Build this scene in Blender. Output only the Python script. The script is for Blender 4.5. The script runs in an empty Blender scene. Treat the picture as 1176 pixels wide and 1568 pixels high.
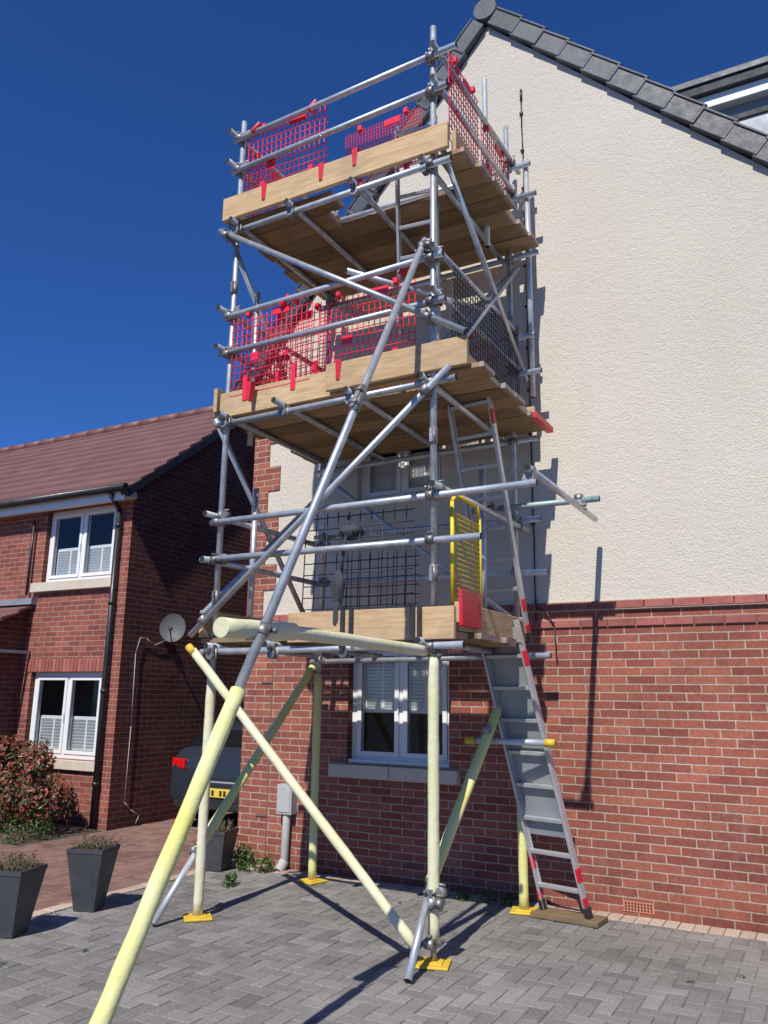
import bpy, math, random, bmesh
from mathutils import Vector, Matrix
random.seed(7)
sc=bpy.context.scene
sc.view_settings.view_transform='Standard'; sc.view_settings.look='None'; sc.view_settings.exposure=0

# ------------------------------------------------------------ helpers
class MB:
    def __init__(s): s.v=[];s.f=[];s.m=[];s.sm=[];s.r=[]
    def face(s,pts,m=0,smooth=False,r=0.5):
        b=len(s.v); s.v+= [tuple(p) for p in pts]; s.f.append(tuple(range(b,b+len(pts)))); s.m.append(m); s.sm.append(smooth); s.r.append(r)
    def hexa(s,c,m=0,r=None):
        if r is None: r=random.random()
        b=len(s.v); s.v+=[tuple(p) for p in c]
        for q in ((0,3,2,1),(4,5,6,7),(0,1,5,4),(1,2,6,5),(2,3,7,6),(3,0,4,7)):
            s.f.append(tuple(b+i for i in q)); s.m.append(m); s.sm.append(False); s.r.append(r)
    def box(s,x0,x1,y0,y1,z0,z1,m=0,r=None):
        s.hexa([(x0,y0,z0),(x1,y0,z0),(x1,y1,z0),(x0,y1,z0),(x0,y0,z1),(x1,y0,z1),(x1,y1,z1),(x0,y1,z1)],m,r)
    def obox(s,c,ax,ay,az,m=0,r=None):
        c=Vector(c);ax=Vector(ax);ay=Vector(ay);az=Vector(az)
        s.hexa([c-ax-ay-az,c+ax-ay-az,c+ax+ay-az,c-ax+ay-az,c-ax-ay+az,c+ax-ay+az,c+ax+ay+az,c-ax+ay+az],m,r)
    def tube(s,p,q,r=.0242,seg=12,m=0,cap=None,rings=1,jit=0,r2=None,rv=None):
        p=Vector(p);q=Vector(q);d=(q-p)
        if d.length<1e-6:return
        dn=d.normalized();u=dn.orthogonal().normalized();w=dn.cross(u)
        if rv is None: rv=random.random()
        b=len(s.v)
        for k in range(rings+1):
            t=k/rings; rr=r if r2 is None else r*(1-t)+r2*t
            rr*=1+random.uniform(-jit,jit); off=Vector((0,0,0))
            if jit: off=(u*random.uniform(-1,1)+w*random.uniform(-1,1))*r*jit*.6
            for i in range(seg):
                a=2*math.pi*i/seg
                s.v.append(tuple(p+d*t+off+(u*math.cos(a)+w*math.sin(a))*rr))
        for k in range(rings):
            for i in range(seg):
                j=(i+1)%seg;o=b+k*seg
                s.f.append((o+i,o+j,o+seg+j,o+seg+i));s.m.append(m);s.sm.append(True);s.r.append(rv)
        cm=m if cap is None else cap
        s.f.append(tuple(b+i for i in reversed(range(seg))));s.m.append(cm);s.sm.append(False);s.r.append(rv)
        o=b+rings*seg
        s.f.append(tuple(o+i for i in range(seg)));s.m.append(cm);s.sm.append(False);s.r.append(rv)
    def path(s,pts,r,seg=8,m=0):
        for a,b in zip(pts[:-1],pts[1:]): s.tube(a,b,r,seg,m)
    def build(s,name,mats,parent=None,bevel=0):
        me=bpy.data.meshes.new(name); me.from_pydata(s.v,[],s.f)
        for M in mats: me.materials.append(M)
        me.polygons.foreach_set('material_index',s.m); me.polygons.foreach_set('use_smooth',s.sm)
        at=me.attributes.new('rnd','FLOAT','FACE'); at.data.foreach_set('value',s.r)
        me.update()
        o=bpy.data.objects.new(name,me); sc.collection.objects.link(o)
        if parent: o.parent=parent
        if bevel:
            md=o.modifiers.new('b','BEVEL'); md.width=bevel; md.segments=2; md.limit_method='ANGLE'; md.angle_limit=.8
        return o
def empty(name):
    e=bpy.data.objects.new(name,None); sc.collection.objects.link(e); e.empty_display_size=.1; return e

class N:
    def __init__(s,name):
        s.mat=bpy.data.materials.new(name); s.mat.use_nodes=True; s.t=s.mat.node_tree; s.b=s.t.nodes['Principled BSDF']; s.tc=None
    def n(s,ty,**k):
        x=s.t.nodes.new(ty)
        for a,b in k.items(): setattr(x,a,b)
        return x
    def l(s,a,b): s.t.links.new(a,b)
    def co(s):
        if not s.tc: s.tc=s.n('ShaderNodeTexCoord')
        return s.tc.outputs['Object']
    def noise(s,scale,detail=4,vec=None,rough=.55):
        x=s.n('ShaderNodeTexNoise'); x.inputs['Scale'].default_value=scale; x.inputs['Detail'].default_value=detail; x.inputs['Roughness'].default_value=rough
        s.l(vec or s.co(),x.inputs['Vector']); return x.outputs['Fac']
    def mix(s,f,a,b,bt='MIX'):
        x=s.n('ShaderNodeMix',data_type='RGBA',blend_type=bt)
        for sock,v in ((x.inputs[0],f),(x.inputs[6],a),(x.inputs[7],b)):
            if hasattr(v,'links'): s.l(v,sock)
            elif isinstance(v,(int,float)): sock.default_value=v
            else: sock.default_value=(*v,1)
        return x.outputs[2]
    def mr(s,v,a,b,c,d):
        x=s.n('ShaderNodeMapRange'); s.l(v,x.inputs[0])
        for i,k in enumerate((a,b,c,d)): x.inputs[1+i].default_value=k
        return x.outputs[0]
    def math(s,op,a,b=0):
        x=s.n('ShaderNodeMath',operation=op)
        for i,v in enumerate((a,b)):
            if hasattr(v,'links'): s.l(v,x.inputs[i])
            else: x.inputs[i].default_value=v
        return x.outputs[0]
    def mul(s,c,k):
        cc=s.n('ShaderNodeCombineXYZ'); [s.l(k,cc.inputs[i]) for i in range(3)]
        return s.mix(1.0,c,cc.outputs[0],'MULTIPLY')
    def rnd(s):
        x=s.n('ShaderNodeAttribute'); x.attribute_name='rnd'; return x.outputs['Fac']
    def map(s,sc_=(1,1,1),rot=(0,0,0),loc=(0,0,0)):
        x=s.n('ShaderNodeMapping'); x.inputs['Scale'].default_value=sc_; x.inputs['Rotation'].default_value=rot; x.inputs['Location'].default_value=loc; s.l(s.co(),x.inputs[0]); return x.outputs[0]
    def bump(s,h,st,dist,prev=None):
        x=s.n('ShaderNodeBump'); x.inputs['Strength'].default_value=st; x.inputs['Distance'].default_value=dist; s.l(h,x.inputs['Height'])
        if prev: s.l(prev,x.inputs['Normal'])
        return x.outputs[0]
    def fin(s,col,rough=.8,metal=0,nor=None,spec=None):
        b=s.b
        if hasattr(col,'links'): s.l(col,b.inputs['Base Color'])
        else: b.inputs['Base Color'].default_value=(*col,1)
        if hasattr(rough,'links'): s.l(rough,b.inputs['Roughness'])
        else: b.inputs['Roughness'].default_value=rough
        b.inputs['Metallic'].default_value=metal
        if nor: s.l(nor,b.inputs['Normal'])
        if spec is not None: b.inputs['Specular IOR Level'].default_value=spec
        return s.mat
def mat(name,c1,c2=None,scale=8,rough=.7,metal=0,bump=0,bs=40,rn=0,spec=None,vscale=None,dist=.005,rv=.1):
    m=N(name)
    if c2 is None: c2=tuple(x*.8 for x in c1)
    vec=m.map(vscale) if vscale else None
    f=m.mr(m.noise(scale,5,vec),.3,.7,0,1)
    c=m.mix(f,c1,c2)
    if rn: c=m.mul(c,m.mr(m.rnd(),0,1,1-rn,1+rn))
    nor=m.bump(m.noise(bs,6,vec),bump,dist) if bump else None
    r=m.mr(m.noise(scale*2,3),.3,.7,max(.02,rough-rv),min(1,rough+rv))
    return m.fin(c,r,metal,nor,spec)
def brick(name,axis,c1,c2,mortar):
    m=N(name); sx=m.n('ShaderNodeSeparateXYZ'); m.l(m.co(),sx.inputs[0]); cb=m.n('ShaderNodeCombineXYZ')
    m.l(sx.outputs[0 if axis=='x' else 1],cb.inputs[0]); m.l(sx.outputs[2],cb.inputs[1])
    nz=m.n('ShaderNodeTexNoise'); nz.inputs['Scale'].default_value=25; m.l(m.co(),nz.inputs['Vector'])
    vm=m.n('ShaderNodeVectorMath',operation='MULTIPLY_ADD'); m.l(nz.outputs['Color'],vm.inputs[0]); vm.inputs[1].default_value=(.006,.006,0); m.l(cb.outputs[0],vm.inputs[2])
    t=m.n('ShaderNodeTexBrick'); m.l(vm.outputs[0],t.inputs['Vector']); t.inputs['Scale'].default_value=1
    t.inputs['Brick Width'].default_value=.225; t.inputs['Row Height'].default_value=.0665; t.inputs['Mortar Size'].default_value=.0052; t.inputs['Mortar Smooth'].default_value=.15
    for k,v in (('Color1',c1),('Color2',c2),('Mortar',mortar)): t.inputs[k].default_value=(*v,1)
    c=t.outputs['Color']
    c=m.mul(c,m.math('MULTIPLY',m.mr(m.noise(1.3,4),.3,.7,.82,1.15),m.mr(m.noise(45,4),.25,.75,.8,1.2)))
    bl=m.mr(m.noise(9,6,None,.7),.6,.8,0,.35); c=m.mix(bl,c,mortar)
    ef=m.mr(m.noise(1.9,6,m.map((1,1,.6)),.7),.6,.8,0,.22); c=m.mix(ef,c,(.5,.42,.36))
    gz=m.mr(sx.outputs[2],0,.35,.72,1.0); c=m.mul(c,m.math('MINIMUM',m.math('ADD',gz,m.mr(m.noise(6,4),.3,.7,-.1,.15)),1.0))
    h=m.math('SUBTRACT',m.math('MULTIPLY',m.noise(70,4),.35),t.outputs['Fac'])
    return m.fin(c,.9,0,m.bump(h,.8,.007),.2)

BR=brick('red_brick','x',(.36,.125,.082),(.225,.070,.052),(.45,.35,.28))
BRy=brick('red_brick_side_shade','y',(.17,.054,.042),(.10,.036,.032),(.20,.15,.13))  # darkened copy of the brick: shade of the side walls put into its colours
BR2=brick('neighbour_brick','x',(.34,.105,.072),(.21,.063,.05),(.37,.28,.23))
BAND=mat('band_brick',(.38,.13,.10),(.28,.085,.068),10,.85,rn=.25,bump=.4,bs=60)
m=N('roughcast_render')
big=m.mr(m.noise(.7,4),.3,.7,0,1); c=m.mix(big,(.69,.635,.54),(.635,.58,.49))
st=m.mr(m.noise(2.2,6,m.map((1,1,.35)),.65),.55,.8,0,.3); c=m.mix(st,c,(.56,.50,.405))
st=m.mr(m.noise(5,6,m.map((1,1,.12)),.65),.62,.8,0,.35); c=m.mix(st,c,(.50,.45,.37))
c=m.mul(c,m.mr(m.noise(95,3),.35,.65,.86,1.08))
b1=m.bump(m.noise(75,4,None,.6),.75,.012); b2=m.bump(m.noise(22,5,None,.7),.6,.014,b1)
REN=m.fin(c,.95,0,b2,.1)
SLATE=mat('slate_tile',(.045,.053,.067),(.07,.078,.09),6,.5,rn=.3,bump=.3,bs=30)
TILE=mat('brown_roof_tile',(.19,.088,.08),(.155,.072,.066),2,.6,rn=.10,bump=.3,bs=25)
PVC=mat('white_upvc',(.82,.82,.81),(.78,.78,.77),3,.3,rv=.05)
CREAM=mat('sill_stone',(.62,.55,.44),(.54,.47,.37),9,.85,bump=.3,bs=60)
BLK=mat('black_plastic',(.02,.02,.022),(.03,.03,.03),5,.4)
LEAD=mat('lead_grey',(.20,.22,.25),(.26,.28,.31),4,.6)
DARKM=mat('dark_flashing',(.03,.033,.04),(.05,.053,.06),6,.7)
FASC=mat('pale_fascia',(.82,.83,.83),(.78,.79,.79),4,.5)
GALV=mat('galvanised_tube',(.62,.65,.68),(.38,.41,.44),14,.40,metal=.5,rn=.22,bump=.12,bs=60)
COUP=mat('coupler_steel',(.38,.39,.40),(.20,.17,.15),40,.5,metal=.7,rn=.35,bump=.3,bs=90)
HOLE_SHADE=mat('hollow_shade',(.02,.02,.02))  # near-black colour painted on solid tube caps as the shade inside
ALU=mat('aluminium',(.60,.61,.62),(.48,.49,.50),10,.38,metal=.5,rv=.08)
SHEET=mat('ladder_guard_sheet',(.36,.38,.39),(.28,.30,.31),5,.45,metal=.3)
GREEN=mat('green_tube',(.22,.36,.34),(.40,.46,.46),9,.5,metal=.3)
REDM=mat('red_guard_mesh',(.84,.03,.075),(.76,.028,.06),8,.4)
REDP=mat('red_plastic_clip',(.70,.014,.04),(.55,.02,.04),8,.45)
BLKM=mat('black_guard_mesh',(.02,.02,.024),(.035,.035,.04),8,.5)
YELM=mat('yellow_mesh',(.82,.62,.02),(.74,.54,.02),8,.5)
YPL=mat('yellow_plastic',(.78,.53,.04),(.6,.40,.05),12,.6,bump=.3,bs=50)
def wood(name,vs):
    m=N(name); v=m.map(vs)
    f=m.mr(m.noise(14,6,v,.65),.3,.7,0,1); c=m.mix(f,(.58,.42,.24),(.45,.305,.165))
    g_=m.mr(m.noise(60,3,v,.5),.45,.6,0,.4); c=m.mix(g_,c,(.31,.19,.095))
    d=m.mr(m.noise(2.5,5,None,.65),.48,.75,0,.6); c=m.mix(d,c,(.27,.21,.16))
    k_=m.mr(m.noise(9,2,m.map(tuple(x*.5 if x<1 else 1 for x in vs))),.72,.78,0,.5); c=m.mix(k_,c,(.14,.08,.045))
    c=m.mul(c,m.mr(m.rnd(),0,1,.42,1.25))
    return m.fin(c,.85,0,m.bump(m.noise(20,5,v),.35,.004),.2)
WOODX=wood('scaffold_board_wood',(.08,1,1)); WOODY=wood('scaffold_board_wood_cross',(1,.08,1))
def foam(name,a,b):
    m=N(name); f=m.mr(m.noise(3,5,None,.6),.35,.65,0,1); c=m.mix(f,a,b)
    d=m.mr(m.noise(30,5,None,.7),.6,.8,0,.55); c=m.mix(d,c,(.36,.32,.22))
    d=m.mr(m.noise(7,5,None,.7),.58,.75,0,.35); c=m.mix(d,c,(.50,.46,.34))
    return m.fin(c,.8,0,m.bump(m.noise(18,5),.45,.012),.25)
FOAMP=foam('faded_foam_sleeve',(.74,.70,.52),(.66,.65,.38))
FOAMY=foam('yellow_foam_sleeve',(.72,.70,.20),(.72,.71,.38))
m=N('window_glass')
tr=m.n('ShaderNodeBsdfTransparent'); tr.inputs[0].default_value=(.88,.92,.92,1)
gl=m.n('ShaderNodeBsdfGlossy'); gl.inputs['Roughness'].default_value=.02
fr=m.n('ShaderNodeLayerWeight'); fr.inputs[0].default_value=.5
ff=m.math('ADD',m.math('MULTIPLY',m.math('POWER',fr.outputs['Facing'],4),.8),.05)
mx=m.n('ShaderNodeMixShader'); m.l(ff,mx.inputs[0]); m.l(tr.outputs[0],mx.inputs[1]); m.l(gl.outputs[0],mx.inputs[2])
m.l(mx.outputs[0],m.t.nodes['Material Output'].inputs[0]); GLASS=m.mat
ROOM=mat('room_interior',(.16,.15,.14),(.12,.11,.10))
def paver(name,a,b,st,dk=.72):
    m=N(name); f=m.mr(m.rnd(),0,1,0,1); c=m.mix(f,a,b)
    c=m.mul(c,m.math('MULTIPLY',m.mr(m.noise(.8,5,None,.6),.3,.7,dk,1.22),m.mr(m.noise(60,4),.3,.7,.8,1.18)))
    s_=m.mr(m.noise(3.5,6,None,.7),.55,.75,0,.45); c=m.mix(s_,c,st)
    d_=m.mr(m.noise(1.7,6,None,.7),.58,.72,0,.45); c=m.mix(d_,c,tuple(x*.42 for x in st))
    return m.fin(c,.92,0,m.bump(m.noise(90,4),.5,.004),.2)
PAVG=paver('grey_block_paving',(.175,.165,.155),(.26,.245,.23),(.35,.325,.29))
PAVB=paver('brown_block_paving',(.19,.105,.085),(.27,.165,.135),(.25,.19,.16))
EDGE=paver('pale_edge_brick',(.42,.31,.24),(.50,.40,.32),(.33,.29,.24))
JOINT=mat('joint_sand',(.14,.127,.11),(.19,.17,.15),20,.95)
GRD=mat('ground_tarmac',(.07,.07,.07),(.10,.10,.095),3,.95,bump=.3,bs=60)
SOIL=mat('soil',(.06,.045,.03),(.10,.075,.05),12,.95,bump=.8,bs=30,dist=.02)

# ------------------------------------------------------------ ground
g=MB(); g.face([(-150,-100,-.03),(150,-100,-.03),(150,200,-.03),(-150,200,-.03)]); g.build('ground',[GRD])
def herring(ok,x0,x1,y0,y1):
    mb=MB(); w=.1;g_=.0028
    nx=int((x1-x0)/w)+2; ny=int((y1-y0)/w)+2
    for i in range(-2,nx):
        for j in range(-2,ny):
            k=(i-j)%4
            if k==0: a,b,c,d=i,i+2,j,j+1
            elif k==3: a,b,c,d=i,i+1,j,j+2
            else: continue
            X0,X1,Y0,Y1=x0+a*w,x0+b*w,y0+c*w,y0+d*w
            if not ok((X0+X1)/2,(Y0+Y1)/2): continue
            X0=max(X0,x0);X1=min(X1,x1);Y0=max(Y0,y0);Y1=min(Y1,y1)
            if X1-X0<.02 or Y1-Y0<.02: continue
            X0+=g_;X1-=g_;Y0+=g_;Y1-=g_
            h=random.uniform(-.002,.0015); tx=random.uniform(-.0015,.0015); r=random.random(); c_=.004
            T=[(X0+c_,Y0+c_,h+tx),(X1-c_,Y0+c_,h-tx),(X1-c_,Y1-c_,h-tx),(X0+c_,Y1-c_,h+tx)]
            mb.face(T,0,False,r)
            B=[(X0,Y0,-.012),(X1,Y0,-.012),(X1,Y1,-.012),(X0,Y1,-.012)]
            B2=[(X0,Y0,h-.003),(X1,Y0,h-.003),(X1,Y1,h-.003),(X0,Y1,h-.003)]
            for q in range(4):
                e=(q+1)%4; mb.face([B2[q],B2[e],T[e],T[q]],0,False,r); mb.face([B[q],B[e],B2[e],B2[q]],0,False,r)
    return mb
par=empty('driveway_paving')
herring(lambda x,y:True,-5.28,3.4,0.2,6.6).build('pavers',[PAVG],par)
b=MB(); b.face([(-5.28,0.2,-.006),(3.4,.2,-.006),(3.4,6.79,-.006),(-5.28,6.79,-.006)]); b.build('jointing',[JOINT],par)
b=MB(); x=-5.28
while x<3.4:
    b.box(x+.003,x+.1,6.605,6.788,-.012,.004+random.uniform(-.002,.003)); x+=.103
b.build('edge_course',[EDGE],par,.004)
par=empty('brown_driveway_paving')
herring(lambda x,y:(x>-7.78 or y<6.2),-10.6,-5.42,1.2,14).build('pavers',[PAVB],par)
b=MB(); b.face([(-10.6,1.2,-.006),(-5.4,1.2,-.006),(-5.4,14,-.006),(-10.6,14,-.006)]); b.build('jointing',[JOINT],par)
b=MB(); y=1.2
while y<6.7:
    b.box(-5.41,-5.29,y+.003,y+.197,-.012,.004+random.uniform(-.002,.003)); y+=.2
b.build('edging',[EDGE],par,.004)
def mound(name,x0,x1,y0,y1,h,matl,n=14):
    mb=MB();P=[[ (x0+(x1-x0)*i/n,y0+(y1-y0)*j/n, h*min(1,4*min(i,n-i,j,n-j)/n)*random.uniform(.6,1.2)-.004) for j in range(n+1)] for i in range(n+1)]
    for i in range(n):
        for j in range(n): mb.face([P[i][j],P[i+1][j],P[i+1][j+1],P[i][j+1]],0,True)
    return mb.build(name,[matl])
mound('garden_bed_soil',-10.5,-7.82,6.25,7.42,.10,SOIL)

# ------------------------------------------------------------ windows
def window(par,nm,x0,x1,z0,z1,y,depth=.09,nslat=0,slz=(0,1),cols=2,room=.9):
    f=MB();t=.055;yf=y+depth
    def fr(a,b,c,d,t,ya,yb):
        f.box(a,a+t,ya,yb,c,d);f.box(b-t,b,ya,yb,c,d);f.box(a+t,b-t,ya,yb,c,c+t);f.box(a+t,b-t,ya,yb,d-t,d)
    fr(x0,x1,z0,z1,t,yf,yf+.07)
    w=(x1-x0-2*t)/cols
    gl=MB()
    for k in range(cols):
        a=x0+t+k*w;b_=a+w
        if k>0: f.box(a-.02,a+.02,yf+.002,yf+.068,z0+t,z1-t)
        a2=a+(.022 if k else .002); b2=b_-(.022 if k<cols-1 else .002)
        fr(a2,b2,z0+t+.002,z1-t-.002,.045,yf-.012,yf+.05)
        gl.face([(a2+.045,yf+.012,z0+t+.045),(b2-.045,yf+.012,z0+t+.045),(b2-.045,yf+.012,z1-t-.045),(a2+.045,yf+.012,z1-t-.045)])
        for (p,q,r_,s_) in ((a2+.045,a2+.051,z0+t+.047,z1-t-.047),(b2-.051,b2-.045,z0+t+.047,z1-t-.047)): f.box(p,q,yf+.004,yf+.011,r_,s_,1)
        f.box(a2+.051,b2-.051,yf+.004,yf+.011,z0+t+.047,z0+t+.053,1); f.box(a2+.051,b2-.051,yf+.004,yf+.011,z1-t-.053,z1-t-.047,1)
    f.box((x0+x1)/2-.028,(x0+x1)/2-.018,yf-.03,yf-.013,z0+(z1-z0)*.42,z0+(z1-z0)*.52)
    f.build(nm+'_frame',[PVC,BLK],par,.003); gl.build(nm+'_glass',[GLASS],par)
    r=MB(); yb=yf+room
    X0,X1,Z0,Z1,Y0=x0-.25,x1+.25,z0-.25,z1+.15,yf+.072
    r.face([(X0,yb,Z0),(X1,yb,Z0),(X1,yb,Z1),(X0,yb,Z1)]); r.face([(X0,Y0,Z0),(X0,yb,Z0),(X0,yb,Z1),(X0,Y0,Z1)]); r.face([(X1,Y0,Z0),(X1,yb,Z0),(X1,yb,Z1),(X1,Y0,Z1)])
    r.face([(X0,Y0,Z0),(X1,Y0,Z0),(X1,yb,Z0),(X0,yb,Z0)]); r.face([(X0,Y0,Z1),(X1,Y0,Z1),(X1,yb,Z1),(X0,yb,Z1)])
    r.build(nm+'_room',[ROOM],par)
    if nslat:
        s=MB(); za=z0+(z1-z0)*slz[0]; zb=z0+(z1-z0)*slz[1]
        for k in range(cols):
            a=x0+t+k*w+.03;b_=a+w-.06
            for c in (a,(a+b_)/2-.015,b_-.03): s.box(c,c+.03,yf+.076,yf+.10,za,zb)
            for zz in (za,zb-.03): s.box(a+.03,b_-.03,yf+.078,yf+.098,zz,zz+.035)
            for i in range(nslat):
                zz=za+.03+(zb-za-.06)*(i+.5)/nslat
                s.obox(((a+b_)/2,yf+.088,zz),((b_-a)/2-.012,0,0),(0,.011,-.018),(0,.002,.0015))
        s.build(nm+'_shutter',[PVC],par)

# ------------------------------------------------------------ main house
H=empty('rendered_gable_house')
Y=6.79; XL=-5.32; XR=1.6; ZB=2.40
px_,pz_=-2.55,8.50
sl=1.25; sr=1.02
def zt(x): return pz_-(px_-x)*sl if x<px_ else pz_-(x-px_)*sr
uw=(-4.03,-3.09,3.50,4.45); gw=(-4.08,-3.03,1.0,2.08)
w=MB()
def strip(mb,x0,x1,z0,z1f,z1g,m=0): mb.face([(x0,Y,z0),(x1,Y,z0),(x1,Y,z1g),(x0,Y,z1f)],m)
strip(w,XL,uw[0],ZB,zt(XL),zt(uw[0])); strip(w,uw[0],uw[1],ZB,uw[2],uw[2]); strip(w,uw[0],uw[1],uw[3],zt(uw[0]),zt(uw[1]))
strip(w,uw[1],px_,ZB,zt(uw[1]),pz_); strip(w,px_,XR,ZB,pz_,zt(XR))
for (a,b_,c,d) in (uw,):
    D=Y+.09
    w.face([(a,Y,c),(a,D,c),(a,D,d),(a,Y,d)]); w.face([(b_,Y,c),(b_,Y,d),(b_,D,d),(b_,D,c)]); w.face([(a,Y,d),(a,D,d),(b_,D,d),(b_,Y,d)]); w.face([(a,Y,c),(b_,Y,c),(b_,D,c),(a,D,c)])
w.build('render_wall',[REN],H)
w=MB()
strip(w,XL,gw[0],-.03,ZB,ZB);strip(w,gw[0],gw[1],-.03,gw[2],gw[2]);strip(w,gw[0],gw[1],gw[3],ZB,ZB);strip(w,gw[1],XR,-.03,ZB,ZB)
a,b_,c,d=gw;D=Y+.09
w.face([(a,Y,c),(a,D,c),(a,D,d),(a,Y,d)],1); w.face([(b_,Y,c),(b_,Y,d),(b_,D,d),(b_,D,c)],1); w.face([(a,Y,d),(a,D,d),(b_,D,d),(b_,Y,d)]); w.face([(a,Y,c),(b_,Y,c),(b_,D,c),(a,D,c)])
w.face([(XL,Y,-.03),(XL,15,-.03),(XL,15,zt(XL)),(XL,Y,zt(XL))],1); w.face([(XR,Y,-.03),(XR,15,-.03),(XR,15,zt(XR)),(XR,Y,zt(XR))],1)
w.face([(XL,15,-.03),(XR,15,-.03),(XR,15,zt(XR)),(px_,15,pz_),(XL,15,zt(XL))],0)
w.build('brick_wall',[BR,BRy],H)
q=MB(); z=ZB+.003;k=0
while z<zt(XL)-.05:
    wd=.34 if k%2 else .19
    z2=min(z+.266,zt(XL))
    q.box(XL-.012,XL+wd,Y-.014,Y+.25,z,z2); z=z2;k+=1
q.build('brick_quoins',[BR],H)
bd=MB(); x=XL-.02
while x<XR:
    bd.box(x+.004,x+.221,Y-.035,Y+.02,2.335,2.398); x+=.225
x=XL-.1
while x<XR:
    bd.box(x+.004,x+.221,Y-.018,Y+.02,2.19,2.25); x+=.225
bd.build('string_course',[BAND],H,.004)
bd=MB(); bd.box(XL-.015,XR,Y-.03,Y+.018,2.327,2.336); bd.box(XL-.015,XR,Y-.02,Y+.018,2.396,2.404); bd.build('string_course_mortar',[mat('mortar',(.46,.37,.30))],H)
window(H,'upper_window',*uw[:2],uw[2],uw[3],Y,nslat=16,slz=(.06,.5))
window(H,'ground_window',*gw[:2],gw[2],gw[3],Y,nslat=15,slz=(.42,.93))
s=MB(); s.box(-4.24,-3.6,Y-.07,Y+.085,.87,.985); s.box(-3.594,-2.93,Y-.07,Y+.085,.87,.985); s.box(-4.1,-3.02,Y-.04,Y+.085,3.44,3.498)
s.build('window_sills',[CREAM],H,.006)
s=MB(); s.box(-4.08,-3.03,Y+.02,Y+.10,.986,1.03); s.build('sill_trim',[PVC],H,.004)
a=MB(); a.box(-1.58,-1.35,Y-.006,Y+.01,.03,.105)
a.build('air_brick',[mat('terracotta',(.55,.2,.11))],H,.002)
a=MB()
for i in range(9):
    for j in range(3): a.box(-1.565+i*.0235,-1.552+i*.0235,Y-.0085,Y-.005,.042+j*.021,.055+j*.021)
a.build('air_brick_hole_shade',[HOLE_SHADE],H)  # dark pads on the face, painted as the shade within the holes
rf=MB()
def slope(xa,za,xb,zb,y0,y1,th,m=0):
    n=Vector((-(zb-za),0,xb-xa)).normalized()
    if n.z<0:n=-n
    o=n*th
    rf.hexa([(xa,y0,za),(xb,y0,zb),(xb,y1,zb),(xa,y1,za),(xa+o.x,y0,za+o.z),(xb+o.x,y0,zb+o.z),(xb+o.x,y1,zb+o.z),(xa+o.x,y1,za+o.z)],m)
exl=XL-.3;exr=XR+.3
slope(px_,pz_+.02,exr,zt(exr)+.02,Y+.03,15,.09); slope(exl,zt(exl)+.02,px_,pz_+.02,Y+.03,15,.09)
rf.build('roof',[SLATE],H)
vg=MB()
def verge(xe):
    tot=Vector((xe-px_,0,zt(xe)-pz_)); L=tot.length; d=tot.normalized(); n=Vector((-d.z,0,d.x)); n=n if n.z>0 else -n
    t=.04
    while t<L:
        j=random.uniform(-.006,.006)
        c=Vector((px_,0,pz_))+d*(t+.17)+Vector((0,Y+.045+j,0))
        dd=(d+n*.075).normalized(); nn=Vector((-dd.z,0,dd.x)); nn=nn if nn.z>0 else -nn
        vg.obox(c+nn*.095,dd*.182,Vector((0,.115,0)),nn*.085)
        vg.obox(c+nn*.19+Vector((0,.0,0)),dd*.182,Vector((0,.127,0)),nn*.012)
        vg.obox(c+nn*.10-dd*(-.165),dd*.018,Vector((0,.124,0)),nn*.095)
        t+=.335
verge(exr);verge(exl)
vg.build('verge_tiles',[SLATE],H,.008)
rg=MB(); rg.tube((px_+.0,Y-.085,pz_+.16),(px_,15,pz_+.16),.125,24); rg.build('ridge_tiles',[SLATE],H)
dm=MB(); dy=7.6; zt0=7.50
dm.box(-1.9,.95,dy,dy+2.2,5.2,zt0-.12,0)
dm.box(-1.75,1.12,dy-.10,dy+2.3,zt0-.23,zt0-.10,1)
dm.box(-2.0,1.2,dy-.16,dy+2.35,zt0-.098,zt0+.0,2); dm.box(-2.0,1.22,dy-.18,dy+2.35,zt0+.002,zt0+.07,4)
dm.box(-.55,.9,dy-.03,dy-.002,5.8,zt0-.40,3)
for xx in (-.62,.15): dm.box(xx,xx+.07,dy-.05,dy-.001,5.6,zt0-.24,2)
dm.box(-.55,.95,dy-.05,dy-.031,zt0-.42,zt0-.36,2)
dm.build('dormer',[LEAD,FASC,DARKM,mat('dormer_panel',(.38,.42,.44),(.34,.38,.40),3,.3),SLATE],H,.006)
cb=MB(); pts=[(-2.205,Y-.012,7.5)]
zz=7.5
while zz>2.5: zz-=.35; pts.append((-2.203+random.uniform(-.005,.005),Y-.012,zz))
pts+=[(-2.2,Y-.02,2.45),(-2.18,Y-.05,2.36),(-2.1,Y-.05,2.33),(-2.04,Y-.02,2.2),(-2.03,Y-.012,1.9)]
cb.path(pts,.007,6); cb.tube((-2.205,Y-.014,7.46),(-2.203,Y-.014,7.58),.012,8)
for i in range(12): cb.box(-2.225,-2.19,Y-.022,Y-.002,7.3-i*.42,7.315-i*.42)
cb.build('cable',[BLK],H)
mt=MB(); mt.box(-4.79,-4.62,Y-.10,Y-.001,.50,.77); mt.box(-4.775,-4.635,Y-.108,Y-.1005,.52,.75)
mt.tube((-4.70,Y-.05,.50),(-4.71,Y-.05,.06),.038,14); mt.tube((-4.71,Y-.05,.08),(-4.73,Y-.10,0),.048,14)
mt.build('meter_box',[mat('grey_box',(.45,.46,.45),(.4,.4,.4))],H,.004)
mv=MB(); mv.box(-4.98,-4.968,Y-.004,Y+.003,0.02,2.18)
for z in (1.72,1.15,.45): mv.box(-5.10,-4.97,Y-.012,Y-.001,z,z+.02)
mv.build('movement_joint',[mat('mastic',(.2,.13,.11))],H)

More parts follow.
